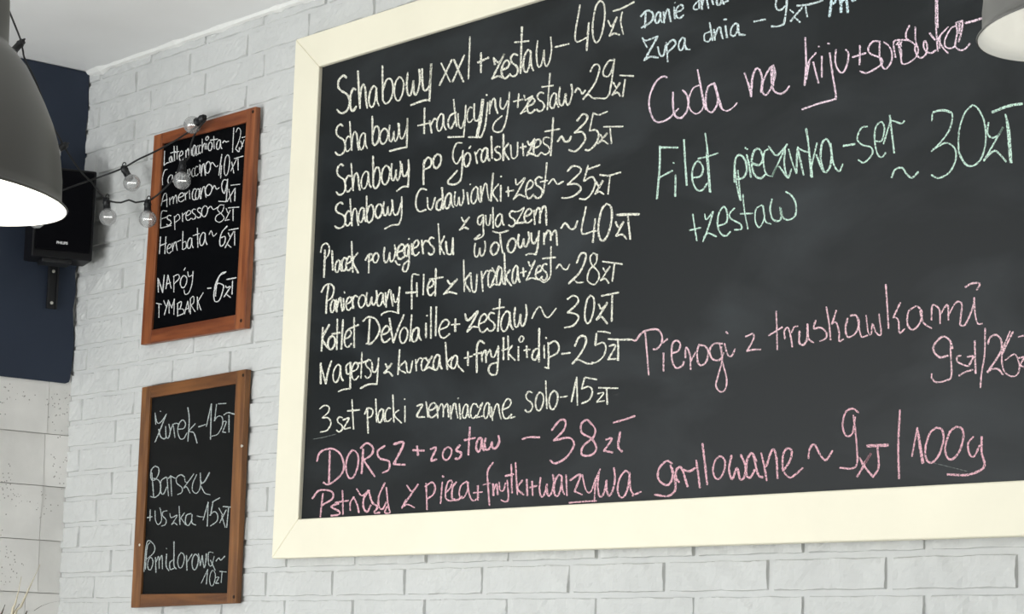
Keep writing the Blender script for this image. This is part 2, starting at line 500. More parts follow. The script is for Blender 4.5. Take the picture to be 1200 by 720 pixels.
TEXT = """
@ big white 370 60 6 2.7
S 150 238 172 435; c 240 285 262 420; h 295 362 135 405; a 372 445 245 392; b 465 548 98 368; o 552 618 182 345; w 640 735 135 315
/ 748 125 752 240 768 278 800 235 812 88 804 250 800 350; / 802 342 755 348 668 380
/ 882 85 945 215; / 958 60 870 240; / 972 60 1038 215; / 1045 28 962 215; / 1084 -100 1080 20 1073 195
> 560 0 6
/ 0 440 75 405; / 22 372 22 510
/ 110 405 120 455; / 112 410 150 440 185 380 100 555; / 100 555 140 535 170 545; e 165 225 425 550; s 222 285 380 535; / 310 190 305 350 300 515; / 258 298 358 288; a 318 390 350 505; w 412 520 268 475
/ 542 332 640 308; / 718 35 685 280 775 262; / 780 160 765 355; 0 805 895 5 295
/ 915 145 940 185 978 120 925 255; / 925 250 962 235 995 245; / 1015 85 1005 150 1022 240; / 952 78 1010 60 1098 14
@ big white 370 60 6 2.5
S 138 208 515 730; c 205 245 600 705; h 238 302 490 700; a 305 362 575 690; b 395 450 455 660; o 450 508 545 650; w 515 585 510 640
/ 585 510 592 600 612 612 640 540 645 475 640 675; / 640 675 590 685 520 703
/ 765 400 762 580; / 718 525 800 505; / 800 490 815 575; / 808 520 835 475 855 490; a 850 915 440 560
/ 985 430 945 455 930 510 950 545 985 480; / 970 340 978 430 990 530; / 1000 440 1005 520 1025 540 1050 470; / 1055 380 1048 500 1040 605; / 1035 602 930 605; c 1062 1105 395 500
/ 1115 370 1115 470 1135 490 1165 430; / 1172 340 1150 500 1130 600; / 1130 605 1075 605
> 560 90 6
/ 40 160 20 320 -5 430; / 70 180 58 300 45 370 20 425 0 415 -5 380 25 310; / 60 125 63 130
/ 85 170 82 260; / 85 215 105 160 120 160 125 215 140 258; / 160 150 158 210 180 225 210 170; / 222 110 215 200 195 320 165 382 125 388 105 365 120 320 170 275
/ 250 175 318 158; / 288 120 280 215; / 325 130 335 165; / 335 165 385 140 300 262; / 300 260 340 240 355 252; e 345 402 150 255; s 410 470 110 240; / 507 -25 498 100 488 232; / 450 72 530 62; a 505 568 115 220; w 570 665 60 205
/ 682 110 700 80 720 95 735 120 755 95
> 560 0 6
/ 790 505 815 460 845 455 855 490 820 590 740 700; / 740 695 775 665 810 690 855 690; / 955 425 920 430 885 490 885 530 920 535 950 470 960 415 945 540 925 660; / 925 660 900 690 860 692
/ 952 580 975 615 1000 580 945 670; / 945 668 980 650 1000 675; / 1035 560 1018 680; / 998 530 1095 535
@ big white 370 160 6 2.6
S 145 210 195 410; c 205 250 275 388; h 248 310 185 382; a 318 388 245 365; b 400 455 135 365; o 462 522 205 335; w 530 600 180 315
/ 605 195 612 270 635 275 655 220; / 652 165 655 250 648 355; / 650 352 610 355 570 385
/ 765 165 758 240 758 338; / 755 200 785 150 812 165 805 210 760 235; o 825 882 125 220
/ 1030 45 990 50 965 110 970 170 995 190 1030 130; / 1035 100 1030 200 1020 300 985 335 940 335 930 315 960 280 995 240
o 1040 1088 115 210; / 1078 85 1090 68; / 1120 110 1135 190; / 1125 130 1150 90 1170 98
> 560 90 6
a 22 82 500 597; / 95 420 100 575; s 115 162 490 585; / 180 405 178 590; / 215 470 185 520 218 582; / 230 480 240 570 275 555 280 460; / 298 500 338 490; / 315 470 320 555
/ 350 455 365 480 400 440 345 555; / 345 550 370 540 392 548; e 390 445 440 558; s 450 508 425 545; / 530 290 522 420 512 555; / 470 385 575 368; / 560 455 590 420 610 455 640 450 655 420
/ 698 310 735 265 768 275 755 320 680 395; / 685 392 735 390 755 440 715 500 680 525 640 515; / 810 258 785 380; / 785 380 830 375 850 410 830 470 785 515 755 515; / 810 255 850 268 910 245
/ 860 405 880 430 910 395 845 470; / 845 468 880 450 915 472; / 930 365 940 470; / 885 352 1020 350
@ big white 370 160 6 2.6
S 135 210 465 645; c 205 245 525 628; h 240 300 435 630; a 300 352 500 605; b 355 410 415 605; o 418 468 475 572; w 475 540 450 560
/ 540 450 548 540 575 545 600 470; / 605 425 603 560 585 618; / 585 620 535 625 485 650
/ 780 375 740 370 710 420 705 490 730 528 775 515; / 785 430 790 500 815 510 840 430; / 890 435 855 460 850 510 875 515 893 460; / 888 360 892 430 895 510; a 905 968 400 505; w 975 1042 380 492; / 1065 395 1075 475; / 1085 335 1088 338
> 550 180 6
a 10 78 235 350; n 80 138 215 335; / 168 140 158 240 152 335; / 205 215 165 275 200 335; / 222 225 220 335; / 222 160 224 163
/ 258 268 310 260; / 272 235 275 302; / 325 180 335 220 390 175 310 325; / 310 320 350 290 390 305; e 395 452 190 315; s 455 518 165 312; / 545 65 535 170 520 280; / 500 200 550 190
/ 555 215 590 180 620 215 662 195; / 690 125 725 90 770 95 780 130 690 220; / 695 217 755 215 785 250 740 295 690 312 650 312; / 835 85 805 195; / 805 195 860 165 885 200 865 270 820 320 775 318; / 835 110 880 95 918 80
/ 890 200 912 228 940 190 885 285; / 885 283 915 268 945 287; / 990 155 975 285; / 918 150 980 155 1065 132
@ big white 370 160 6 2.6
/ 1025 570 1045 600 1080 568 1012 660; / 1012 658 1045 640 1072 650
> 550 180 6
/ 95 430 65 450 60 490 80 500 100 440; / 100 435 98 520 95 580 35 605 75 570; / 115 435 120 495 140 500 150 430; / 165 380 168 525; a 182 245 425 512; / 165 548 215 558 275 542; s 275 325 405 512; / 315 410 350 405 385 385 330 490; / 330 490 390 485; e 385 442 390 487
/ 455 400 460 500; / 458 440 480 385 498 400 495 490; / 498 430 520 375 538 385 542 505
@ big white 360 250 6 2.7
/ 125 260 118 450; / 95 275 105 230 135 212 155 240 150 290 125 325; / 175 265 180 400; a 195 242 330 415; c 240 277 315 405; e 272 312 305 402; / 312 200 320 415; / 355 280 320 335 358 420
/ 435 300 432 420; / 410 330 430 295 455 290 460 320 430 340; o 462 502 280 347; w 538 622 228 348; e 630 687 220 322; / 620 335 635 360 652 362
/ 710 220 688 240 685 290 705 300 715 230; / 715 225 715 350 695 410 672 400 680 360 715 330; / 715 180 718 182; / 735 215 738 290; e 740 787 190 297; / 805 190 815 285; / 808 230 830 195 850 200; s 850 895 170 290
/ 922 75 928 180 935 290; / 965 160 938 230 965 290; / 975 200 985 280 1015 280 1025 175; / 1025 175 1027 292
> 550 180 6
w 35 115 622 728; o 150 207 625 710; / 215 565 222 630 235 700; o 268 328 597 695; w 342 422 558 662; / 435 560 440 620 460 630 485 580; / 490 545 480 660 465 712; / 468 710 430 705 398 714
/ 525 560 525 640; / 525 600 550 545 570 555 572 610; / 572 590 600 540 612 560 617 645
/ 645 525 675 490 710 530 740 525 760 475; / 820 375 790 555 865 548 890 545; / 885 460 868 625; 0 905 1005 355 610; / 1028 480 1050 520 1085 480 1030 582; / 1030 580 1075 570 1105 600; / 1115 430 1120 500 1132 602; / 1035 430 1110 425 1195 425; / 1040 434 1120 431 1190 430
@ big white 360 250 6 2.5
/ 150 510 138 600 132 705; / 100 555 125 510 165 500 188 530 175 590 145 615; a 162 207 610 697; n 205 247 595 692; / 255 600 258 680; / 260 553 264 562; e 272 312 590 682; / 315 590 325 670; / 318 620 335 580 355 590; o 360 410 575 662; w 415 492 550 652; a 490 547 560 652; n 550 602 545 657
/ 605 570 612 620 630 620 645 575; / 650 520 642 620 640 705; / 640 702 580 690 530 705 520 720
/ 785 435 745 430 735 480 735 580 735 675; / 695 560 775 555; / 770 490 772 585; / 820 430 815 575; e 845 892 470 577; / 905 390 900 580; / 860 465 955 450; / 985 470 1010 500 1055 465 960 570; / 960 568 1000 555 1052 567; / 1100 330 1102 430 1105 550; / 1150 420 1110 480 1145 550
> 550 270 6
/ 10 320 20 420 45 425 55 310; / 85 290 95 430; / 90 340 120 285 135 290; c 130 162 280 402; / 160 265 185 300 208 250 150 400; / 150 398 170 380 195 385; a 190 242 260 387; / 246 160 250 270 252 382; / 285 280 258 330 295 390; a 300 355 250 372
/ 360 300 400 288; / 378 265 382 325; / 415 220 432 255 462 215 400 352; / 400 350 440 335 465 345; e 465 512 250 347; s 508 550 235 350; / 575 115 572 220 570 320 530 365 480 340; / 515 200 605 190
/ 610 270 635 240 660 270 685 275 705 240; / 755 230 780 170 810 160 820 190 780 290 700 375; / 700 372 730 345 760 368 802 365; / 895 180 875 160 850 190 860 240 905 290 910 340 875 382 830 350 845 280 890 230 900 170
/ 940 265 958 290 990 255 922 355; / 925 353 955 340 980 372; / 1020 235 1005 358; / 938 220 1000 228 1075 238
@ big white 360 350 6 2.7
/ 110 205 100 370; / 155 185 108 280 142 345; o 145 197 265 357; / 212 145 208 360; / 175 250 230 240; / 252 150 240 355; e 260 312 220 342; / 330 135 330 345; / 290 215 362 185
/ 440 145 430 315; / 392 160 430 130 480 145 510 210 490 270 450 315 415 318; e 520 582 195 307; / 578 140 592 230 605 310; / 605 310 640 210 680 115; o 650 707 205 312; / 735 115 722 300; a 733 802 205 302; / 835 175 835 275; / 842 120 843 122; / 870 60 870 280; / 908 60 903 262; e 925 1002 150 277
/ 1015 185 1072 180; / 1042 145 1040 232; / 1110 110 1130 155 1200 90 1125 235; / 1125 233 1165 200 1205 203
> 550 270 6
e 65 127 590 717; s 125 182 580 707; / 215 485 208 600 200 710; / 165 555 245 540; a 220 307 570 707; w 315 405 530 682
/ 440 620 470 560 500 540 530 600 560 610 610 550; / 690 485 730 460 765 480 755 520 690 580; / 695 578 750 590 768 620 730 670 670 685; 0 810 880 460 652; / 910 520 930 555 970 510 895 630; / 895 628 930 610 970 657; / 1005 460 1000 640; / 930 462 1000 448 1050 438
@ big white 360 350 6 2.6
/ 95 455 95 600; / 95 460 112 530 130 600; / 130 600 145 520 170 440; a 180 252 465 587; / 305 450 275 475 280 530 305 525; / 305 450 302 630; / 302 635 255 640 220 655; e 310 362 450 572; / 385 380 378 560; / 350 460 425 440; s 405 452 430 557; / 455 450 460 510 480 515 500 470; / 502 420 490 605; / 490 602 430 605 375 632
/ 550 460 570 490 595 455 540 525; / 540 525 570 515 600 545; / 650 360 638 535; / 690 440 645 490 692 525; / 695 450 705 515 725 515 740 440; / 762 430 768 510; / 765 460 790 420 808 425; c 800 837 420 507; / 835 415 850 440 880 405 825 500; / 825 498 860 485 887 498; a 885 947 395 502; / 972 310 978 400 985 500; / 1020 410 985 455 1022 495; a 1010 1070 400 492; / 1065 480 1100 515
/ 1105 420 1160 405; / 1130 375 1130 470
> 550 370 6
/ 105 195 75 178 55 215 52 300 52 400; / 30 275 80 262; / 85 255 90 325; / 88 280 110 245 122 255; / 115 260 118 330; / 117 285 145 240
/ 150 245 155 285 175 290 200 230; / 205 215 200 340 190 410 155 415 135 385 150 345 200 330; / 240 155 240 310; / 228 245 265 235; / 272 145 275 310; / 302 210 275 260 322 315; / 345 220 345 315; o 350 382 145 187; / 385 245 425 238; / 402 215 405 295
/ 490 230 455 245 440 295 465 310 490 260; / 492 90 490 210 490 325; / 525 210 528 300; / 538 155 541 160; / 555 190 557 280 555 370; / 560 200 600 180 628 210 620 260 560 295; / 530 365 560 370; / 650 270 710 262
/ 742 215 770 155 810 145 820 190 780 270 725 340; / 725 335 765 310 820 335 865 340; / 895 125 885 205; / 885 210 940 190 960 230 940 290 890 330 860 330; / 903 112 955 115 990 125; / 985 215 1020 205 1022 230 975 310; / 975 308 1030 305; / 1045 180 1047 250 1045 315; / 978 165 1060 170 1145 168
@ big white 360 450 4.235 2.3
/ 62 125 85 108 108 115 105 140 75 170; / 78 169 105 170 118 195 100 230 65 240; s 145 177 165 237; / 178 180 207 172 182 222 214 218; / 222 80 226 150 230 225; / 200 135 260 130; / 298 120 300 180 302 245; / 285 150 300 122 325 130 320 160 298 170; / 340 75 345 190; a 350 387 125 192; c 385 417 120 187; / 425 55 430 190; / 455 130 432 155 468 195; / 485 110 485 192; / 483 75 484 77
/ 545 110 572 105 545 160 582 165; / 590 90 600 165; e 600 642 95 167; / 645 110 648 170; / 648 135 665 100 675 115 675 165; / 675 130 695 100 702 165; n 710 747 100 172; / 755 100 760 175; / 748 72 750 74
> 540 450 4.5
a 8 46 108 182; c 50 82 105 182; / 80 105 95 125 116 100 82 180; / 82 178 118 170; a 120 160 100 182; n 162 212 110 190; e 218 268 80 184; / 262 180 285 174
> 550 370 6
s 390 447 535 677; o 465 522 540 667; / 537 460 545 655; o 560 622 530 657; / 640 575 690 568; / 718 605 755 435; / 755 435 760 630; / 810 440 790 515; / 790 515 840 500 865 530 845 590 790 620; / 815 435 895 450; / 902 550 945 545 895 610; / 895 608 950 600; / 965 515 970 625; / 910 508 1045 512
@ big pale 360 450 4.235 .9
/ 30 275 85 265 142 250
@ big rose 360 450 4.235 3.0
/ 112 335 108 500; / 48 385 65 340 120 322 165 350 182 410 165 455 108 500 80 490; o 192 254 330 467; / 278 325 270 445; / 265 320 295 295 325 315 320 350 280 380; / 280 380 335 460; / 385 308 350 335 360 370 405 385 405 425 375 442; / 430 300 478 295 430 400; / 430 400 485 402; / 525 330 580 332; / 545 310 550 355
/ 612 325 640 318 615 380 642 375; o 672 717 315 377; / 758 305 740 330 765 345 755 370 735 372
> 540 450 4.5
/ 48 230 44 300 40 375; / 18 298 75 285; a 80 122 285 357; w 125 205 280 347; / 325 292 360 282 415 283; / 480 245 520 195 550 195 545 240 490 300; / 495 298 570 285 597 320 560 385 500 420 472 405; / 690 215 665 190 635 215 640 260 690 290 715 340 690 375 640 375 645 330 700 280 707 235 668 190; / 765 295 797 290 755 355; / 755 354 800 362; / 840 255 830 330 850 358; / 805 205 860 190 918 170
@ big rose 360 450 4.235 2.5
/ 78 545 65 660; / 25 570 60 530 120 535 125 570 70 605; / 155 595 120 610 160 635 155 650 118 655; / 175 530 178 650; / 140 590 205 580
> 365 490 5.76
/ 262 625 262 575 285 535; / 285 535 310 590 320 640; / 305 480 340 525 385 488; / 390 490 355 540 350 600 375 635 400 590; / 385 490 410 570 445 600 425 640 460 640; / 495 440 455 530 455 600 480 615 505 570; / 505 470 520 600 530 640 495 640 510 600
> 360 450 4.235
/ 495 505 520 535 550 500 470 615; / 490 575 470 618; / 470 612 500 600 532 615; / 590 495 595 625; / 585 510 620 490 635 515 625 550 598 570
> 510 530 4.8
/ 40 170 30 290; / 42 134 46 142; / 60 230 85 200 95 165 75 165 60 210 60 260 85 275 110 265; / 118 170 98 200 96 260 125 270 150 250; / 178 165 145 190 135 240 155 260 180 220 185 170; / 180 170 195 250 215 275 232 265; / 215 230 265 225; / 240 190 240 270
/ 325 60 295 110 298 200 305 300; / 270 185 310 175; / 325 180 328 245; / 328 215 345 180 352 240; / 360 170 365 215 385 215 395 175; / 405 160 412 260 395 280 370 270; / 428 70 432 230; / 395 135 440 125; / 452 60 462 240; / 490 160 462 205 497 240; / 515 155 518 245; / 530 200 572 190; / 545 165 548 245
> 540 450 4.5
w 415 492 485 597; a 490 547 480 592; / 555 480 560 590; / 575 510 630 480 600 570; / 600 568 640 585; / 640 480 660 560 685 570 712 500; / 735 450 712 510 705 610; / 715 618 640 622 572 628; w 722 815 450 597; a 825 912 460 597; / 905 590 950 570
@ big rose 760 470 5.4545 3.0
/ 150 400 115 385 70 430 60 490 90 530 130 535 155 480 140 410; / 150 430 172 530 165 580 120 610 40 600; / 195 520 175 490 180 440 210 430 250 548; / 215 440 260 450 300 430; / 305 380 318 470 328 555; / 345 275 360 400 375 535; o 412 490 355 497; / 530 350 515 440 535 500 565 430 585 500 610 490 620 420 590 345; / 690 385 660 335 630 380 625 470 650 490 680 440; / 670 345 700 470 732 490; / 720 335 740 420 755 510; / 752 420 790 315 815 350 825 495; / 860 450 905 380 915 320 885 305 860 350 860 440 900 490 940 470 985 430
/ 1022 368 1030 310 1060 280 1100 350 1135 378 1175 320
> 950 460 4.8
/ 270 115 235 92 195 115 180 190 200 245 235 230 250 140; / 240 130 255 250 262 390 235 428 165 425; / 275 370 300 400 338 345 262 475; / 290 400 320 440 350 475; / 375 300 382 420 350 478; / 318 300 435 295; / 318 304 435 300; / 502 100 493 300 497 485; / 570 360 600 200; / 600 200 612 300 628 400; / 604 220 634 396; 0 642 750 200 392; 0 755 862 195 374; / 915 250 885 290 895 350 920 360 950 300; / 962 250 962 340 978 400 960 435 880 465 770 462
@ big pale 950 460 4.8 1.0
/ 690 398 790 422 880 445
@ big ice 740 0 6 2.6
/ 100 90 95 195; / 65 115 110 75 150 95 140 150 70 195; a 165 217 85 162; n 225 277 70 157; / 300 50 305 130; / 305 18 306 20; e 310 367 35 127; / 475 0 440 40 440 65 465 65; / 475 -40 476 62; n 490 542 -25 62; / 560 -25 575 30; a 598 650 -40 36; / 640 20 680 5
@ big ice 740 0 6 2.7
/ 110 335 75 265 100 285 185 255; / 185 255 90 425; / 90 425 130 400 187 405; / 185 330 200 385 225 390 240 320; / 245 300 255 435; / 250 315 290 280 310 310 255 370; a 330 390 265 352; / 380 345 410 348; / 560 220 515 240 515 285 545 290 565 250; / 550 160 570 285; n 580 642 195 277; / 660 180 672 265; / 650 138 668 136; a 695 768 165 252; / 755 245 800 245; / 862 152 942 136
> 890 0 10
/ 200 -20 190 70 215 115 260 110 300 70; / 322 -60 318 60 305 180 285 285; / 287 283 220 308 140 310; / 360 115 400 150; / 500 90 430 170 365 250; / 405 195 475 260; / 545 60 545 120 560 195; / 440 68 590 50 740 5
@ big sky 890 0 10 3.9
/ 850 -40 835 80 820 192; / 840 50 880 30 905 -20; / 945 -30 955 60 955 140; / 955 30 1000 -10 1010 -30; / 1015 -30 1030 70 1035 146; / 1085 5 1120 -6
@ big blush 750 70 6 2.5
/ 190 125 160 118 110 160 70 250 65 330 90 410 130 440 200 415 270 345; / 232 230 232 320 245 390 285 410 325 370 340 310 330 250 300 215; / 415 180 375 200 345 270 350 345 390 380 430 360 455 310; / 405 70 425 180 445 300 462 350; / 408 90 430 200 450 300; / 525 165 480 190 462 270 470 345 505 370 540 320 545 260 520 170; / 528 170 545 240 565 330 605 360 650 340 682 305; / 530 180 550 260 575 340
/ 735 95 765 180 782 260; / 782 255 790 130 815 65 840 70 858 130 850 230; / 940 38 905 70 868 150 860 220 885 248 920 200 950 110 940 50 925 70 925 150 940 215 985 240 1025 220 1050 185; / 932 70 938 180
> 930 0 5.1435
/ 70 228 75 380 65 515; / 135 318 85 385 68 510; / 95 375 75 480; / 118 375 150 500; / 170 340 170 465; / 150 280 156 282; / 218 320 235 450 255 580 240 600 150 625 50 660; / 206 262 216 264; / 255 300 252 380 275 430 300 435 325 380 330 320 315 300; / 355 345 435 320; / 400 275 398 390
/ 520 250 480 250 450 290 465 325 525 350 535 380 500 410 440 440 400 430
> 1020 10 9
/ 140 355 190 390 225 460 220 560 165 635 125 610 100 520 95 440 100 350; / 265 515 250 430 250 345 330 330; / 330 350 300 400 320 500 335 580 400 575 480 510 505 430 470 380 410 340 340 330; / 285 370 325 440 325 540; / 272 380 310 350 325 400
/ 410 180 378 250 378 310 410 340; / 475 195 475 330 500 410; / 470 380 475 460 520 520 580 490 600 400 575 340 560 400 590 450 640 470 690 440; / 690 -100 690 150 700 300 710 450; / 705 -100 710 200; / 820 195 740 280 700 360; / 720 340 770 420 820 470; / 625 260 680 330; / 735 290 728 420
/ 910 180 850 210 790 320 790 400 850 420 900 390; / 905 150 915 250 895 370 900 410 950 440 1000 425 1050 370; / 975 135 960 250 930 350; / 905 150 975 130; / 940 150 938 260; / 1000 150 1090 128 1170 100; / 1005 155 1090 135 1170 106
@ big mint 750 150 5.145 2.6
/ 120 110 118 240 102 428; / 118 118 228 118; / 120 298 195 258; / 215 285 212 412; / 200 210 206 212; / 265 72 272 200 282 345; / 320 300 365 290 380 240 350 200 320 240 315 310 340 370 375 375 405 335; / 393 32 408 150 425 388; / 400 150 420 385; / 350 185 410 172 470 152
> 850 120 6
/ 65 560 65 450 75 390 105 370 140 410 150 480 125 530 80 540; / 68 470 80 580 105 690; / 88 480 108 690; / 150 370 165 430 180 525; / 140 320 155 330; / 190 430 240 440 265 390 240 330 205 340 185 410 200 500 245 535 290 500; / 300 330 275 350 268 420 285 500 320 520; / 305 310 350 370 380 360 435 295; / 430 300 330 520 370 450 435 530; / 420 330 415 440 440 530 465 470; / 445 330 470 420 500 500; / 500 500 505 370 510 315; / 510 330 530 420 550 510; / 510 320 545 340 580 350; / 568 185 585 300 605 525; / 588 340 612 525; / 645 285 610 430 600 515; / 640 370 680 470 710 490 740 440 745 340 715 260 680 290 670 390 690 480; / 740 290 760 430 800 485 825 435; / 830 308 910 292; / 832 304 908 296
> 950 100 4.8
/ 320 232 285 240 262 300 290 335 340 350 345 390 300 435 268 420; / 365 315 400 310 415 240 395 205 365 240 360 310 375 385 400 405 422 380; / 445 170 458 280 470 380; / 410 330 440 230 455 200 510 215 527 200; / 455 520 475 475 515 465 540 500 570 520 605 488
/ 682 200 690 155 745 138 795 160 785 240 740 310 680 372; / 690 360 760 325 810 355 815 420 780 490 720 522 680 505; / 690 150 745 142 790 155; / 910 110 865 160 835 260 835 380 870 440 910 455 960 410 985 310 975 200 940 130 910 110; / 840 390 870 445 905 455; / 1000 210 995 270 1020 295 1055 280 1080 240 975 425; / 975 420 1030 370 1060 385 1100 430; / 1095 165 1115 250 1130 435; / 1100 170 1122 435; / 1020 150 1110 115 1190 102; / 1022 154 1110 120 1190 106
@ big mint 750 150 5.145 2.3
/ 318 520 330 600 342 680; / 298 618 365 602; / 390 520 400 552 440 505; / 440 505 412 600 380 685; / 385 660 410 635 460 655; / 475 590 520 570 525 510 505 475 475 520 468 590 490 640 520 650 545 625; / 570 485 545 510 545 545 605 580 610 610 570 615; / 620 400 630 500 650 610; / 605 518 680 515; / 735 465 700 490 695 560 720 600 750 540 740 470; / 742 470 755 560 790 580; / 795 430 785 490 800 550 840 560 855 520 845 480 855 530 890 555 935 530 940 460 915 410 880 385
@ big pink 740 370 5.4545 2.4
/ 88 110 100 250 110 380; / 5 155 28 158 75 105 160 88 195 130 190 180 160 215 140 215; / 205 240 205 355; / 200 175 230 150; / 262 240 300 225 312 180 285 160 260 190 258 280 285 335 325 320 335 295; / 345 270 345 220 355 205 375 260 378 345; / 380 290 410 235; / 432 185 420 230 425 300 450 318 480 290 490 230 470 195 440 190; / 580 180 530 180 500 220 515 275 560 285 590 240; / 565 190 580 280 555 380 540 450 570 488 600 470 608 400 580 290 575 200; / 595 180 615 250 640 258 662 215; / 605 105 615 115; / 730 135 775 118 780 150 740 225; / 738 228 780 218 825 218
> 860 340 6
/ 298 150 302 280 305 420; / 245 320 340 262; / 360 345 355 290 380 265 400 330 410 400; / 405 300 425 260 450 255; / 462 290 460 370 490 385 515 340 518 240; / 518 240 525 340 560 370; / 575 215 562 270 610 265 650 300 645 340 605 360; / 650 120 670 240 680 350; / 720 145 690 240; / 690 235 720 230 740 300 740 360 770 345; / 800 200 785 270 800 330 850 310 880 240 860 180 820 180; / 870 200 885 290 900 330 940 320; / 930 180 945 300 965 310 975 240 1000 300 1035 310 1020 170; / 1068 -38 1080 140 1088 270; / 1170 90 1120 195; / 1120 190 1155 210 1165 300 1200 275
> 950 320 4.8
/ 585 190 550 220 545 290 575 320 615 280 625 220 600 188 585 190; / 615 215 635 280 680 312; / 680 265 682 195 695 180 725 210 728 285; / 730 230 770 180 775 265; / 778 230 820 165 850 175 845 240 840 290; / 840 295 870 290 910 200 920 140; / 920 140 925 230 940 285 965 285; / 870 80 905 60 950 60 935 95
@ big pink 1060 360 7.2 2.5
/ 365 410 300 425 250 380 250 320 320 250 380 280 405 350; / 390 290 390 400 395 580 350 620 270 635 230 600 230 565; / 475 410 445 420 445 460 480 480 530 500; / 530 420 580 420 540 500; / 460 580 510 550 575 530; / 592 285 600 560; / 680 180 675 400 650 560 640 680; / 705 310 720 260 770 235 815 280 810 380 700 550; / 700 550 740 525 790 525 830 570; / 890 205 840 330 820 430 840 540 900 585 950 570 970 500 940 405 900 410 850 450; / 915 210 870 300 825 400; / 965 430 1015 420; / 1015 420 980 490 1025 510; / 960 252 1030 236; / 1040 300 1045 500
@ cafe chalk 180 150 10 1.35
/ 130 270 122 440; / 122 440 150 415 182 405; / 205 330 185 360 190 400 205 400 210 335; / 212 340 225 395; / 240 215 245 385; / 200 295 260 275; / 275 210 275 365; / 245 290 300 275; e 300 347 270 387; / 378 265 380 345; / 380 290 405 240 412 320; / 412 270 440 235 445 320; a 455 502 200 332; c 500 532 205 312; c 528 557 200 302; / 570 130 570 290; / 572 230 600 180 605 250; / 620 185 622 250; o 610 645 100 145; o 640 687 165 267; / 705 95 710 245; / 665 145 750 130; a 735 800 140 252; / 810 175 830 150 850 165 880 155; / 940 0 932 140 925 285; / 965 50 990 0 1020 30 1010 120 960 250; / 960 245 1000 280 1005 230; / 1020 150 1045 220; / 1060 140 1020 250; / 1035 115 1080 100
@ cafe chalk 180 150 10 1.35
/ 160 485 130 500 105 580 105 670; a 165 240 550 650; / 265 520 268 650; / 268 540 300 520 300 580 268 600; / 330 500 335 640; / 332 520 365 500 365 560 335 580; / 400 490 405 560 430 530 420 480; c 445 482 470 572; c 480 522 450 562; / 540 430 540 530; / 540 380 545 395; n 555 607 420 562; o 605 667 395 532; / 665 435 690 405 730 455 755 440; / 800 310 780 440 765 555; / 795 440 785 590; 0 825 892 315 557; / 915 400 940 530; / 975 360 905 505; / 990 360 990 495; / 945 360 1050 330
@ cafe chalk 170 210 8 1.35
/ 150 250 175 150 200 140 205 260; / 165 210 210 190; / 230 175 232 240; / 235 200 262 165 265 230; / 265 195 290 150 298 225; e 310 367 130 212; / 375 130 380 195; / 378 150 400 120; / 415 105 420 185; c 440 482 90 197; a 470 522 90 192; n 520 572 70 177; o 565 627 50 152; / 630 95 650 60 670 95 695 80; / 770 10 735 10 718 70 740 135 765 60 775 0; / 774 10 768 110 760 210; / 760 212 690 208; / 785 95 805 215; / 840 90 770 210; / 845 85 840 205; / 805 58 890 48
@ cafe chalk 170 210 8 1.4
/ 205 300 155 310 145 460; / 145 460 245 435; / 150 375 205 355; s 200 247 340 432; / 275 350 280 475; / 278 360 310 330 325 370 285 405; / 350 320 352 400; / 352 340 385 310; e 380 432 295 387; s 435 477 280 377; s 485 527 270 362; o 530 587 250 352; / 590 280 615 255 640 285 680 265; / 740 245 700 245 680 290 720 330 740 370 700 405 660 385 670 345 720 310 740 260; / 760 275 780 320 800 290 750 390; / 750 388 790 380; / 825 280 825 390; / 780 270 880 262
@ cafe chalk 170 210 8 1.4
/ 145 540 135 700; / 195 540 185 700; / 140 625 200 600; e 205 247 610 697; n 255 302 590 672; / 300 590 335 572; / 355 490 350 660; / 352 600 380 585 385 640 355 662; a 395 452 550 652; / 490 460 495 640; / 450 530 510 510; a 510 582 500 622; / 600 520 620 485 640 535 670 510; / 770 440 720 500 700 580 710 630 745 600 750 540 710 550; / 780 505 800 540 830 490 750 645; / 770 610 805 640; / 840 490 840 620; / 785 478 875 462
@ cafe chalk 170 300 8 1.35
/ 120 210 125 340; / 125 215 145 280 165 345; / 165 345 180 180; / 195 310 215 180; / 215 180 245 305; / 205 265 240 250; / 270 190 270 340; / 265 195 310 175 320 210 275 260; o 330 392 185 297; / 365 135 378 110; / 400 150 410 195 440 180; / 450 145 440 260 410 345 375 360 365 320
@ cafe chalk 170 300 8 1.25
/ 130 455 130 580; / 105 445 155 455; / 175 420 195 470; / 220 415 180 555; / 225 430 225 540; / 225 430 250 490; / 250 490 275 405; / 275 405 270 550; / 305 450 305 560; / 300 450 340 430 330 490 310 500 355 500 360 540 300 565; / 370 545 400 425; / 400 425 415 530; / 375 505 410 490; / 425 400 425 545; / 425 400 455 380 455 440 430 460; / 430 460 470 525; / 490 385 492 505; / 545 345 495 430; / 495 425 525 510
@ cafe chalk 170 300 8 1.5
/ 585 305 620 302; / 760 150 710 170 660 270 645 380 660 430 700 410 735 300 725 270 680 260 660 320; / 750 158 700 190 672 270 660 380; / 755 280 765 300 800 290 740 385; / 755 355 800 390; / 820 235 815 360; / 765 222 855 205
@ soup slate 160 460 9.2308 1.5
/ 200 225 204 280 208 350; / 205 250 225 330 265 320 325 235; / 320 240 250 420 200 540; / 240 400 260 480 300 505 315 490; / 255 205 262 207; / 315 370 320 480 345 495 365 420 350 345; / 365 420 395 360 415 490; / 390 350 430 335 460 348; / 450 400 510 390 530 340 500 300 460 340 445 420 470 500 510 500 545 440; / 555 165 570 300 555 530; / 635 340 570 420 620 440 655 550; / 670 375 745 348; / 755 370 810 125; / 810 125 805 300 800 510; / 865 130 845 300; / 840 310 880 260 925 270 930 350 880 450 815 475; / 885 125 968 120; / 930 320 970 320 930 430; / 930 430 965 435; / 1000 250 1000 430; / 945 245 990 220 1060 238
@ soup slate 160 535 9.2308 1.4
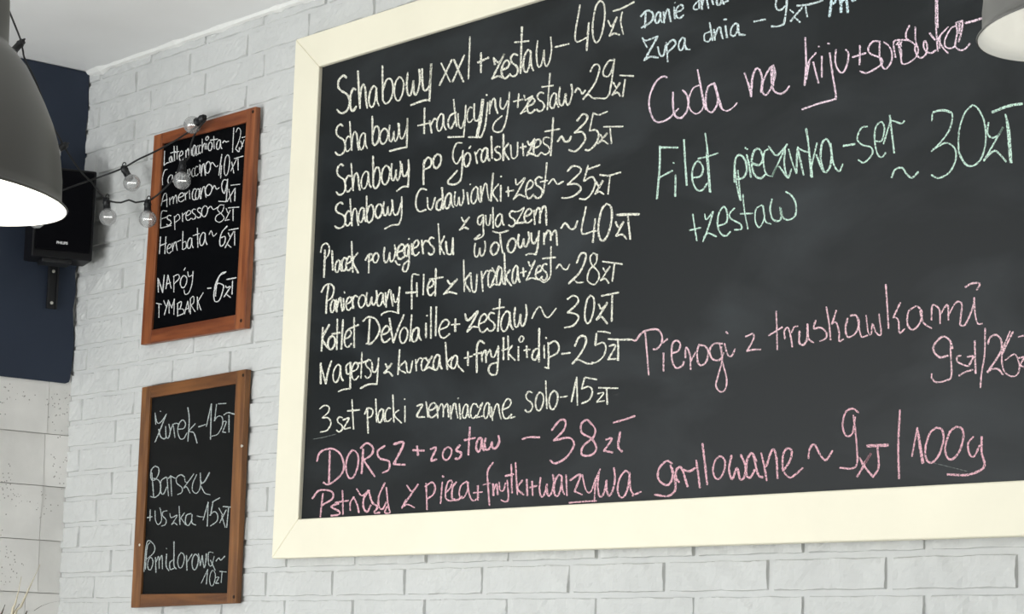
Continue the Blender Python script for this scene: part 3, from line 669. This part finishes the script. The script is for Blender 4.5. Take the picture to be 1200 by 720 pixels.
/ 200 105 160 150 155 240 190 260 235 200 240 130 200 105; / 165 180 175 300 185 440; / 185 240 240 260 262 320 250 400 200 445 150 435; / 320 225 265 270 262 380 290 410 330 330; / 330 230 345 430; / 370 215 380 430; / 345 240 370 210; / 370 215 420 240; / 520 225 480 200 435 230 435 290 490 340 490 390 445 415; / 520 240 530 280 560 275 620 190; / 600 220 510 345 540 330 580 400; / 650 200 610 290 605 370 650 400 690 330 690 180; / 690 260 720 290 790 175 740 270 690 300; / 700 330 740 400 795 415
@ soup slate 160 535 9.2308 1.4
/ 148 580 145 700; / 115 665 168 655; / 200 590 205 690 235 740 270 690 260 580 250 560; / 330 590 290 600 280 640 320 690 310 740 270 755; / 360 620 375 665 440 640 380 740; / 380 738 410 720 440 745; / 460 540 470 740; / 520 610 470 680; / 480 670 530 740; / 590 620 540 640 530 720 560 750 600 690; / 600 630 600 720 640 745; / 655 645 690 655 735 655; / 775 495 765 760; / 720 690 775 500; / 825 500 800 640; / 790 640 840 600 875 630 870 700 800 755; / 820 495 900 450; / 890 560 940 650; / 970 580 900 720; / 920 640 960 770; / 995 560 975 770; / 935 545 1020 550
@ soup slate 160 620 9.2308 1.4
/ 80 465 105 180 140 130 195 190 185 260 115 325; / 95 440 115 200 145 150; o 120 177 310 447; / 205 310 210 475; / 212 360 240 300 245 430; / 245 350 275 290 280 435; / 325 275 320 400 350 455; / 322 212 326 216; / 390 340 360 370 365 440 400 430; / 405 140 405 280 405 400 430 435; o 445 517 260 422; / 540 290 545 450; / 548 360 600 275; o 600 667 275 442; / 670 270 690 400; / 690 400 710 290; / 710 290 730 420 750 350 755 270; / 830 260 780 260 780 380 810 400 840 300; / 800 340 850 450; / 860 350 890 315 910 340 955 298
@ soup slate 160 620 9.2308 1.2
/ 700 590 770 440; / 770 440 755 600; o 790 852 450 617; / 850 530 890 525 855 590; / 855 590 890 590; / 925 470 915 585; / 900 462 970 468
"""

# ------------------------------------------------------------------ chalk handwriting
GLYPH = {
    'S': [(.75, .93, .5, 1, .15, .9, .1, .72, .35, .6, .8, .48, 1, .28, .85, .08, .5, 0, .2, .03, 0, .12)],
    's': [(.9, .92, .5, 1, .15, .85, .3, .62, .75, .45, .95, .22, .7, .02, .3, 0, .05, .12)],
    'c': [(.9, .92, .55, 1, .15, .75, .05, .4, .2, .08, .55, 0, 1, .18)],
    'h': [(.03, 1, .12, .5, .25, .02), (.2, .1, .35, .5, .6, .63, .8, .5, .88, .2, 1, 0)],
    'a': [(.78, .85, .5, 1, .15, .75, .02, .35, .15, .05, .4, .02, .65, .35, .75, .85), (.74, .92, .8, .3, 1, .02)],
    'b': [(.05, 1, .06, .5, .08, .1), (.08, .35, .4, .62, .8, .6, .95, .35, .75, .1, .35, 0, .08, .1)],
    'o': [(.5, 1, .15, .8, 0, .4, .2, .05, .55, 0, .9, .3, 1, .7, .75, .95, .5, 1)],
    '0': [(.6, 1, .25, .85, .02, .4, .12, .08, .4, 0, .75, .2, .97, .6, .9, .9, .6, 1)],
    'w': [(.08, .95, 0, .5, .08, .1, .25, .05, .42, .3, .5, .6, .52, .2, .65, .03, .85, .2, .98, .6, .92, 1)],
    'e': [(.15, .5, .7, .58, .95, .8, .65, 1, .25, .85, .02, .45, .2, .08, .55, 0, 1, .18)],
    'n': [(0, .9, .1, .0), (.1, .3, .45, .95, .7, 1, .82, .5, 1, 0)],
}

def parse_lines():
    out = []
    for line in TEXT.strip().split('\n'):
        if line[0] == '@':
            _, board, ink, x, y, s, w = line.split()
            ox, oy, sc = float(x), float(y), float(s)
            cur = dict(board=board, ink=ink, w=float(w), strokes=[])
            out.append(cur); continue
        if line[0] == '>':
            _, x, y, s = line.split()
            ox, oy, sc = float(x), float(y), float(s); continue
        for tok in line.split(';'):
            t = tok.split()
            if not t: continue
            v = [float(q) for q in t[1:]]
            if t[0] == '/':
                cur['strokes'].append([(ox + v[i] / sc, oy + v[i + 1] / sc) for i in range(0, len(v), 2)])
            else:
                x0, x1, yt, yb = v
                for g in GLYPH[t[0]]:
                    cur['strokes'].append([(ox + (x0 + g[i] * (x1 - x0)) / sc, oy + (yb + g[i + 1] * (yt - yb) - SLANT * (g[i] - .5) * (x1 - x0)) / sc) for i in range(0, len(g), 2)])
    return out
SLANT = 0.16

def write_line(line, yplane, parent):
    V, F = [], []
    r = random.Random(len(line['strokes']) * 17 + int(line['w'] * 10))
    for n, st in enumerate(line['strokes']):
        P = smooth_path([(x, y, 0) for x, y in st], 1.1)
        if len(P) < 2: continue
        w0 = line['w'] * r.uniform(0.8, 1.1) * 0.43
        off = yplane - 0.0003 - 0.000012 * (n % 20)
        if n: pass
        base = len(V)
        m = len(P)
        d0 = (P[1] - P[0]).normalized(); d1 = (P[-1] - P[-2]).normalized()
        P = [P[0] - d0 * w0 * .6] + P + [P[-1] + d1 * w0 * .6]
        m = len(P)
        for i, p in enumerate(P):
            d = (P[min(i + 1, m - 1)] - P[max(i - 1, 0)])
            d = d.normalized() if d.length > 1e-6 else Vector((1, 0, 0))
            nrm = Vector((-d.y, d.x, 0))
            k = 0.55 if i in (0, m - 1) else 1.0
            w = w0 * k * r.uniform(0.7, 1.2)
            for s in (-1, 1):
                q = p + nrm * w * s
                V.append(hit(q.x, q.y, 1, off))
        for i in range(m - 1):
            a = base + 2 * i
            F.append((a, a + 1, a + 3, a + 2))
    return mesh_obj('chalk_lettering', V, F, INK[line['ink']], parent)

def words(line):
    """the words of a line, told apart by the gaps between them"""
    st = sorted(line['strokes'], key=lambda q: min(p[0] for p in q))
    out, right = [], -1e9
    for q in st:
        if min(p[0] for p in q) - right > 6.5: out.append([])
        out[-1].append(q)
        right = max(right, max(p[0] for p in q))
    return [dict(line, strokes=w) for w in out]

LINES = [w for l in parse_lines() for w in words(l)]

# ------------------------------------------------------------------ big menu board in its cream frame
def add_screw(parent, px, py, y, r, m, label=None):
    p = hit(px, py, 1, y)
    bm = bmesh.new()
    lathe(bm, [(r, 0.002), (r, -0.0006), (r * 0.8, -0.0012), (r * 0.25, -0.0012), (r * 0.2, -0.0004)], 14, p, Matrix(((1, 0, 0), (0, 0, 1), (0, 1, 0))).to_3x3(), True)
    return bm_obj('screw', bm, m, parent)

def xz(px, py, y):
    p = hit(px, py, 1, y); return (p.x, p.z)

def build_big_board():
    yf, yb, yp = -0.033, -0.0085, -0.0235
    root = thing('menu_board', (-3.02, -0.02, EYE + 0.22), 'large black chalkboard menu in a wide cream frame on white brick wall', 'chalkboard')
    otl, obl = xz(346.2, 46.2, yf), xz(318, 655, yf)
    itl, ibl = xz(373.7, 78, yf), xz(348.9, 608.7, yf)
    ob = xz(1200, 628.4, yf); ib = xz(1200, 563, yf)
    ot = xz(485, 0, yf); it = xz(633, 0, yf)
    XI, XO = -2.035, -1.952
    lin = lambda a, b, x: a[1] + (b[1] - a[1]) * (x - a[0]) / (b[0] - a[0])
    obr, ibr = (XO, lin(obl, ob, XO)), (XI, lin(ibl, ib, XI))
    ztop = (otl[1] + ot[1]) / 2; zin = (itl[1] + it[1]) / 2
    otr, itr = (XO, ztop), (XI, zin)
    bv = 0.0028
    for poly in ((otl, otr, itr, itl), (obl, ibl, ibr, obr), (otl, itl, ibl, obl), (otr, obr, ibr, itr)):
        c = Vector((sum(p[0] for p in poly) / 4, sum(p[1] for p in poly) / 4))
        q = [(p[0] + (0.0005 if p[0] < c[0] else -0.0005) * 0, p[1]) for p in poly]
        bm_obj('frame_rail', prism(q, yf, yb, bv), M['cream'], root)
    g = 0.006
    bm = prism([(itl[0] - g, itl[1] + g), (itr[0] + g, itr[1] + g), (ibr[0] + g, ibr[1] - g), (ibl[0] - g, ibl[1] - g)], yp, yp + 0.008)
    bm_obj('writing_surface', bm, M['board'], root)
    for l in LINES:
        if l['board'] == 'big':
            o = write_line(l, yp, root)
            nm = dict(rose='rose pink chalk writing', pink='pink chalk writing', blush='pale pink chalk writing', mint='pale green chalk writing', sky='pale blue chalk writing').get(l['ink'])
            if nm: o['label'] = nm
build_big_board()

# ------------------------------------------------------------------ the two small boards
def build_small_board(corners, inner, side, board, mv, mh, face, label, screws, chips):
    yf, yb, yp = -0.023, -0.0085, -0.0175
    tl, tr, br, bl = [xz(x, y, yf) for x, y in corners]
    x0 = (tl[0] + bl[0]) / 2
    itl, itr, ibr, ibl = [xz(x, y, yf) for x, y in inner]
    root = thing('menu_board', ((tl[0] + tr[0]) / 2, yf, bl[1]), label, 'chalkboard')
    bv = 0.0012
    lerp = lambda a, b, x: a[1] + (b[1] - a[1]) * (x - a[0]) / (b[0] - a[0])
    L_, R_ = ((itl[0], lerp(tl, tr, itl[0])), (ibl[0], lerp(bl, br, ibl[0]))), ((itr[0], lerp(tl, tr, itr[0])), (ibr[0], lerp(bl, br, ibr[0])))
    bm_obj('frame_rail', prism([tl, L_[0], L_[1], bl], yf, yb, bv), mv, root)
    bm_obj('frame_rail', prism([R_[0], tr, br, R_[1]], yf, yb, bv), mv, root)
    bm_obj('frame_rail', prism([L_[0], R_[0], itr, itl], yf + 0.0006, yb, bv), mh, root)
    bm_obj('frame_rail', prism([ibl, ibr, R_[1], L_[1]], yf + 0.0006, yb, bv), mh, root)
    g = 0.004
    bm_obj('writing_surface', prism([(itl[0] - g, itl[1] + g), (itr[0] + g, itr[1] + g), (ibr[0] + g, ibr[1] - g), (ibl[0] - g, ibl[1] - g)], yp, yp + 0.005), face, root)
    for l in LINES:
        if l['board'] == board: write_line(l, yp, root)
    for x, y in screws: add_screw(root, x, y, yf, 0.004, M['screw'])
    for x, y in chips:
        o = add_screw(root, x, y, yf, 0.0032, M['steel']); o['label'] = 'bright screw head'

build_small_board([(180.5, 158.8), (299.5, 124.8), (286.6, 384.6), (164.8, 404.4)], [(190.0, 168.5), (288.6, 143.0), (275.5, 369.0), (177.0, 386.8)], 0, 'cafe',
                  M['wood_v'], M['wood_h'], M['board_dark'], 'upper small chalkboard in reddish wood frame listing coffees and drinks', [(296.5, 131), (282.5, 376)], [])
build_small_board([(166.3, 454.3), (288.0, 432.8), (276.0, 707.2), (153.2, 712.6)], [(175.8, 466.5), (276.0, 449.8), (266.0, 695.5), (164.5, 696.8)], 0, 'soup',
                  M['oak_v'], M['oak_h'], M['board_soup'], 'lower small chalkboard in brown wood frame listing three soups', [(285, 440), (274, 700)], [(283.2, 523), (163.6, 639)])

# ------------------------------------------------------------------ speaker on its wall bracket
def build_speaker():
    az = math.radians(-17)
    c = hit(75.5, 250, 0, -4.85)
    root = thing('speaker', (WX + 0.016, c.y, c.z - 0.21), 'small black speaker on a wall bracket in the corner beside the brick', 'speaker')
    Rz = Matrix.Rotation(az, 4, 'Z')
    T = Matrix.Translation(c) @ Rz
    w, h, d = 0.148, 0.222, 0.09
    bm = bmesh.new(); add_box(bm, (-d, -w / 2, -h / 2), (0.0, w / 2, h / 2), 0.004, 2, T)
    bm_obj('cabinet', bm, M['speaker'], root)
    bm = bmesh.new(); add_box(bm, (-0.002, -w / 2 + 0.007, -h / 2 + 0.018), (0.006, w / 2 - 0.007, h / 2 - 0.006), 0.003, 2, T)
    bm_obj('grille', bm, M['cloth'], root)
    bm = bmesh.new()
    add_box(bm, (-d * 0.75, -w * 0.30, -h / 2 - 0.010), (-d * 0.1, w * 0.18, -h / 2 + 0.001), 0.002, 2, T)
    bm_obj('bracket_plate', bm, M['black'], root)
    # lettering on the grille
    cu = bpy.data.curves.new('badge_text', 'FONT'); cu.body = 'PHILIPS'; cu.size = 0.0085; cu.align_x = 'CENTER'; cu.extrude = 0.0004; cu.offset = 0.0003
    tmp = bpy.data.objects.new('badge_text', cu); C.objects.link(tmp)
    bpy.context.view_layer.update()
    me = bpy.data.meshes.new_from_object(tmp.evaluated_get(bpy.context.evaluated_depsgraph_get()))
    bpy.data.objects.remove(tmp); bpy.data.curves.remove(cu)
    p = hit(72.5, 288.5, 0, -4.845)
    loc = T.inverted() @ p
    me.transform(T @ Matrix.Translation((0.0068, loc.y, -h / 2 + 0.034)) @ Matrix(((0, 0, 1, 0), (1, 0, 0, 0), (0, 1, 0, 0), (0, 0, 0, 1))))
    me.materials.clear(); me.materials.append(M['badge'])
    o = bpy.data.objects.new('badge', me); C.objects.link(o); put(o, root)
    # bracket strip on the wall
    a, b = hit(64, 300, 0, WX + 0.02), hit(59.3, 362, 0, WX + 0.02)
    bm = bmesh.new(); ym = (a.y + b.y) / 2
    add_box(bm, (WX + 0.016, ym - 0.012, b.z), (WX + 0.021, ym + 0.012, a.z), 0.001)
    for s in (-1, 1):
        add_box(bm, (WX + 0.018, ym + s * 0.012 - 0.002, b.z), (WX + 0.026, ym + s * 0.012 + 0.002, a.z), 0.0008)
    add_box(bm, (WX + 0.018, ym - 0.010, a.z - 0.02), (c.x - 0.035, ym + 0.010, a.z + 0.0), 0.002)
    br = bm_obj('bracket', bm, M['black'], root)
    for px, py in ((62.3, 318), (59.8, 355)):
        p = hit(px, py, 0, WX + 0.022)
        bm = bmesh.new()
        lathe(bm, [(0.0042, -0.003), (0.0042, 0.0005), (0.003, 0.0016), (0.001, 0.0019)], 14, (p.x, ym, p.z), Matrix(((0, 0, 1), (1, 0, 0), (0, 1, 0))), True)
        bm_obj('screw', bm, M['steel'], root)
build_speaker()

# ------------------------------------------------------------------ string of clear globe bulbs
def build_string_lights():
    root = thing('string_lights', hit(125, 236, 1, -0.10), 'black wired string of clear globe bulbs draped across the corner', 'string lights')
    root.location.z = hit(125, 268, 1, -0.10).z
    def path(pts): return [hit(*p) for p in pts]
    runs = [
        [(-16, 262, 0, -4.72), (18, 244, 0, -4.72), (42, 236, 0, -4.74), (72, 223.5, 0, -4.76), (107, 211, 0, -4.76), (128, 203.5, 1, -.075), (145, 197, 1, -.065), (150, 194, 1, -.06), (162, 187, 1, -.052), (178, 179.5, 1, -.048), (200, 168, 1, -.043), (216, 158, 1, -.04), (232, 147, 1, -.046), (237.5, 141, 1, -.05)],
        [(240, 137, 1, -.05), (239, 143, 1, -.048), (234, 149, 1, -.042), (227, 160, 1, -.038), (223, 174, 1, -.037), (222, 184, 1, -.037), (218, 189, 1, -.044), (212, 191, 1, -.05), (206, 206, 1, -.04), (195, 219, 1, -.045), (184, 229, 1, -.05), (177, 234, 1, -.055), (168, 236, 1, -.062), (159, 237.5, 1, -.07), (151, 234.5, 1, -.075), (142, 237.5, 1, -.08), (131, 236.5, 1, -.09), (123, 233, 1, -.095), (115, 224, 0, -4.76), (107, 213, 0, -4.76), (100, 207, 0, -4.75), (88, 192, 0, -4.74), (76, 173, 0, -4.73), (70, 162, 0, -4.72), (58, 140, 0, -4.70), (44, 100, 0, -4.66), (29.5, 70, 0, -4.60), (27, 60, 0, -4.56), (25, 50, 0, -4.52), (22.5, 42, 0, -4.47), (12, 16, 0, -4.34), (0, -14, 0, -4.2)],
    ]
    bm = bmesh.new()
    for k, rn in enumerate(runs):
        P = path(rn)
        if k: P.append(Vector((P[-1].x + 0.05, P[-1].y - 0.02, CEIL - 0.001)))
        tube(bm, smooth_path(P, 0.012), 0.0022, 8)
    # little hook on the frame
    bm_obj('wire', bm, M['wire'], root, True)
    spots = [  # socket top, bulb centre
        ((145, 197, 1, -.065), (154.5, 214.5)), ((238.5, 138, 1, -.05), (225.5, 146.5)), ((214, 190.5, 1, -.05), (213.5, 209.5)),
        ((173, 236, 1, -.06), (173, 255.5)), ((124.5, 234, 1, -.095), (126.5, 254.5)),
        ((42, 236, 0, -4.74), (43, 256.5)), ((77, 170, 0, -4.73), (64, 178)), ((26, 49, 0, -4.53), (10, 66)),
    ]
    for top, bc in spots:
        a = hit(*top); b = hit(bc[0], bc[1], top[2], top[3])
        d = (b - a).normalized()
        q = Vector((0, 0, 1)).rotation_difference(d).to_matrix()
        R = 0.0205
        L = max((b - a).length, 0.026 + R * 0.85)
        bm = bmesh.new()
        hgt = L - R * 0.86
        lathe(bm, [(0.005, -0.004), (0.0075, -0.002), (0.0080, 0.006), (0.0092, 0.0065), (0.0092, 0.009), (0.0080, 0.0095), (0.0084, hgt - 0.004), (0.0098, hgt - 0.003), (0.0098, hgt), (0.006, hgt + 0.001)], 18, a, q, True)
        # clip loop
        loop = [a + q @ Vector((0.0085 * math.cos(t) - 0.004, 0.0, 0.0085 * math.sin(t) - 0.003)) for t in [math.pi * 2 * i / 14 for i in range(15)]]
        tube(bm, loop, 0.0014, 6)
        so = bm_obj('socket', bm, M['black'], root, True)
        bm = bmesh.new()
        prof = [(R * 0.42, -R * 0.98)]
        for i in range(1, 21):
            t = math.radians(-62 + (90 + 62) * i / 20)
            prof.append((max(R * math.cos(t), 0.0004), R * math.sin(t)))
        c = a + d * L
        lathe(bm, prof, 24, c, q)
        bo = bm_obj('bulb', bm, M['glass'], so, True)
        bo['label'] = 'clear glass globe bulb'
        bm = bmesh.new()
        side = Vector((0.5, 0.86, 0)).normalized()
        zig = []
        for i in range(9):
            zig.append(c + side * (i - 4) * 0.0023 + Vector((0, 0, 0.0009 if i % 2 else -0.0009)))
        tube(bm, zig, 0.0011, 5)
        bm_obj('filament', bm, M['filament'], so)
build_string_lights()

# ------------------------------------------------------------------ pendant lamps with bell shaped grey shades
def build_pendant(px, py, depth, R, tilt, label, lit):
    rc = CAM + ray(px, py).normalized() * depth        # centre of the rim
    root = thing('pendant_lamp', rc, label, 'pendant lamp')
    # lean of the shade, in the plane facing the room
    view = ray(px, py); view.z = 0; view.normalize()
    q = Matrix.Rotation(math.radians(tilt), 3, view)
    outer = [(1.0, 0.0), (1.004, 0.012), (0.985, 0.028), (0.955, 0.04), (0.948, 0.10), (0.935, 0.22), (0.905, 0.36), (0.87, 0.48), (0.82, 0.60), (0.75, 0.73), (0.67, 0.86), (0.59, 0.98), (0.49, 1.08), (0.445, 1.12),
             (0.436, 1.14), (0.415, 1.34), (0.38, 1.60), (0.37, 1.72), (0.33, 1.78), (0.10, 1.80)]
    bm = bmesh.new()
    lathe(bm, [(r * R, z * R) for r, z in outer], 72, rc, q)
    bm_obj('shade', bm, M['shade'], root, True)
    inner = [(0.992, 0.001), (0.970, 0.02), (0.938, 0.05), (0.928, 0.12), (0.915, 0.22), (0.885, 0.36), (0.86, 0.48), (0.81, 0.60), (0.74, 0.72), (0.66, 0.85), (0.58, 0.94), (0.45, 1.02), (0.02, 1.04)]
    bm = bmesh.new()
    lathe(bm, [(r * R, z * R) for r, z in inner], 72, rc, q)
    o = bm_obj('shade_lining', bm, M['shade_in'], root, True); o['label'] = 'white enamel inside of the shade'
    bm = bmesh.new()
    br = R * 0.27
    prof = [(0.0005, -br)] + [(br * math.cos(math.radians(t)), br * math.sin(math.radians(t))) for t in range(-80, 50, 10)] + [(br * 0.55, br * 1.1), (br * 0.5, br * 1.7)]
    lathe(bm, prof, 24, rc + q @ Vector((0, 0, 0.55 * R)), q)
    bm_obj('bulb', bm, M['bulb_on'] if lit > 1 else M['bulb_off'], root, True)
    bm = bmesh.new()
    lathe(bm, [(br * 0.6, 0), (br * 0.62, 0.3 * R)], 20, rc + q @ Vector((0, 0, 0.55 * R + br * 1.4)), q, True)
    bm_obj('lamp_holder', bm, M['shade_in'], root, True)
    top = rc + q @ Vector((0, 0, 1.79 * R))
    bm = bmesh.new(); tube(bm, [top, (top.x, top.y, CEIL - 0.02)], 0.0032, 8)
    bm_obj('cord', bm, M['black'], root, True)
    bm = bmesh.new(); lathe(bm, [(0.05, 0.0), (0.05, -0.02), (0.044, -0.026), (0.006, -0.028)], 32, (top.x, top.y, CEIL), None, True)
    bm_obj('ceiling_rose', bm, M['shade'], root, True)
    if lit:  # in the lamp with the bulb off, an added fill that brightens the lining
        l = bpy.data.lights.new('shade_inner_light', 'POINT'); l.energy = lit; l.color = (1, 0.95, 0.86) if lit > 1 else (1, 0.99, 0.96); l.shadow_soft_size = 0.02
        lo = bpy.data.objects.new('shade_inner_light', l); C.objects.link(lo)
        lo.location = rc + q @ Vector((0, 0, 0.2 * R)); put(lo, root)

build_pendant(-92, 226, 1.81, 0.11, 4.5, 'dark grey bell shaped pendant lamp in front of the navy panel, lit inside', 3.0)
build_pendant(1295, 30, 2.08, 0.11, -6.0, 'grey pendant lamp in front of the large menu board with pale inside', 0.22)

# ------------------------------------------------------------------ dried grass at the foot of the left wall
def build_grass():
    base = hit(14, 720, 0, -4.80)
    zb = 0.62
    root = thing('dried_plant', (base.x, base.y, 0.0), 'few dry cream plant blades in front of the pitted stone tiles', 'dried plant')
    bm = bmesh.new()
    lathe(bm, [(0.02, 0.0), (0.085, 0.0), (0.10, 0.15), (0.11, 0.35), (0.085, 0.55), (0.055, 0.66), (0.062, 0.72), (0.055, 0.72), (0.048, 0.66), (0.05, 0.5), (0.01, 0.45)], 36, (base.x, base.y, 0))
    bm_obj('floor_vase', bm, M['vase'], root, True)
    mid = Vector((base.x, base.y, 0.72))
    def blade(pts, w, m, lab):
        H = [hit(x, y, 0, v) for x, y, v in pts]
        f = H[0]
        P = smooth_path([mid.lerp(f, 0.0) + Vector((0, 0, -0.2)), mid.lerp(f, 0.3), mid.lerp(f, 0.65)] + H, 0.02)
        bm = bmesh.new()
        side = Vector((0.35, 0.94, 0))
        rows = []
        n = len(P)
        for i, p in enumerate(P):
            t = i / (n - 1)
            ww = 1.8 * w * (0.35 + 0.65 * min(1, t * 4)) * (1 - t ** 6)
            rows.append([bm.verts.new(p - side * ww), bm.verts.new(p + Vector((0.0015, 0, 0))), bm.verts.new(p + side * ww), bm.verts.new(p + Vector((-0.0015, 0, 0)))])
        for a, b in zip(rows, rows[1:]):
            for k in range(4):
                j = (k + 1) % 4
                bm.faces.new((a[k], a[j], b[j], b[k]))
        bm.faces.new(rows[0]); bm.faces.new(rows[-1])
        o = bm_obj('blade', bm, m, root, True)
        if lab: o['label'] = lab
    blade([(12, 735, -4.8), (18, 708, -4.8), (22, 692, -4.8), (25, 676, -4.8)], 0.006, M['straw'], None)
    blade([(14, 735, -4.78), (24, 712, -4.78), (35, 688, -4.78), (47, 662, -4.78)], 0.005, M['straw'], None)
    blade([(6, 735, -4.76), (14, 722, -4.76), (19, 714, -4.76), (23, 708, -4.76)], 0.003, M['leaf'], 'thin brown blade')
    blade([(24, 735, -4.74), (40, 716, -4.74), (58, 707, -4.74), (80, 703.5, -4.74)], 0.0016, M['leaf'], 'thin brown blade')
    blade([(-4, 735, -4.76), (1, 722, -4.76), (4, 714, -4.76), (6, 709, -4.76)], 0.006, M['leaf'], 'thin brown blade')
build_grass()
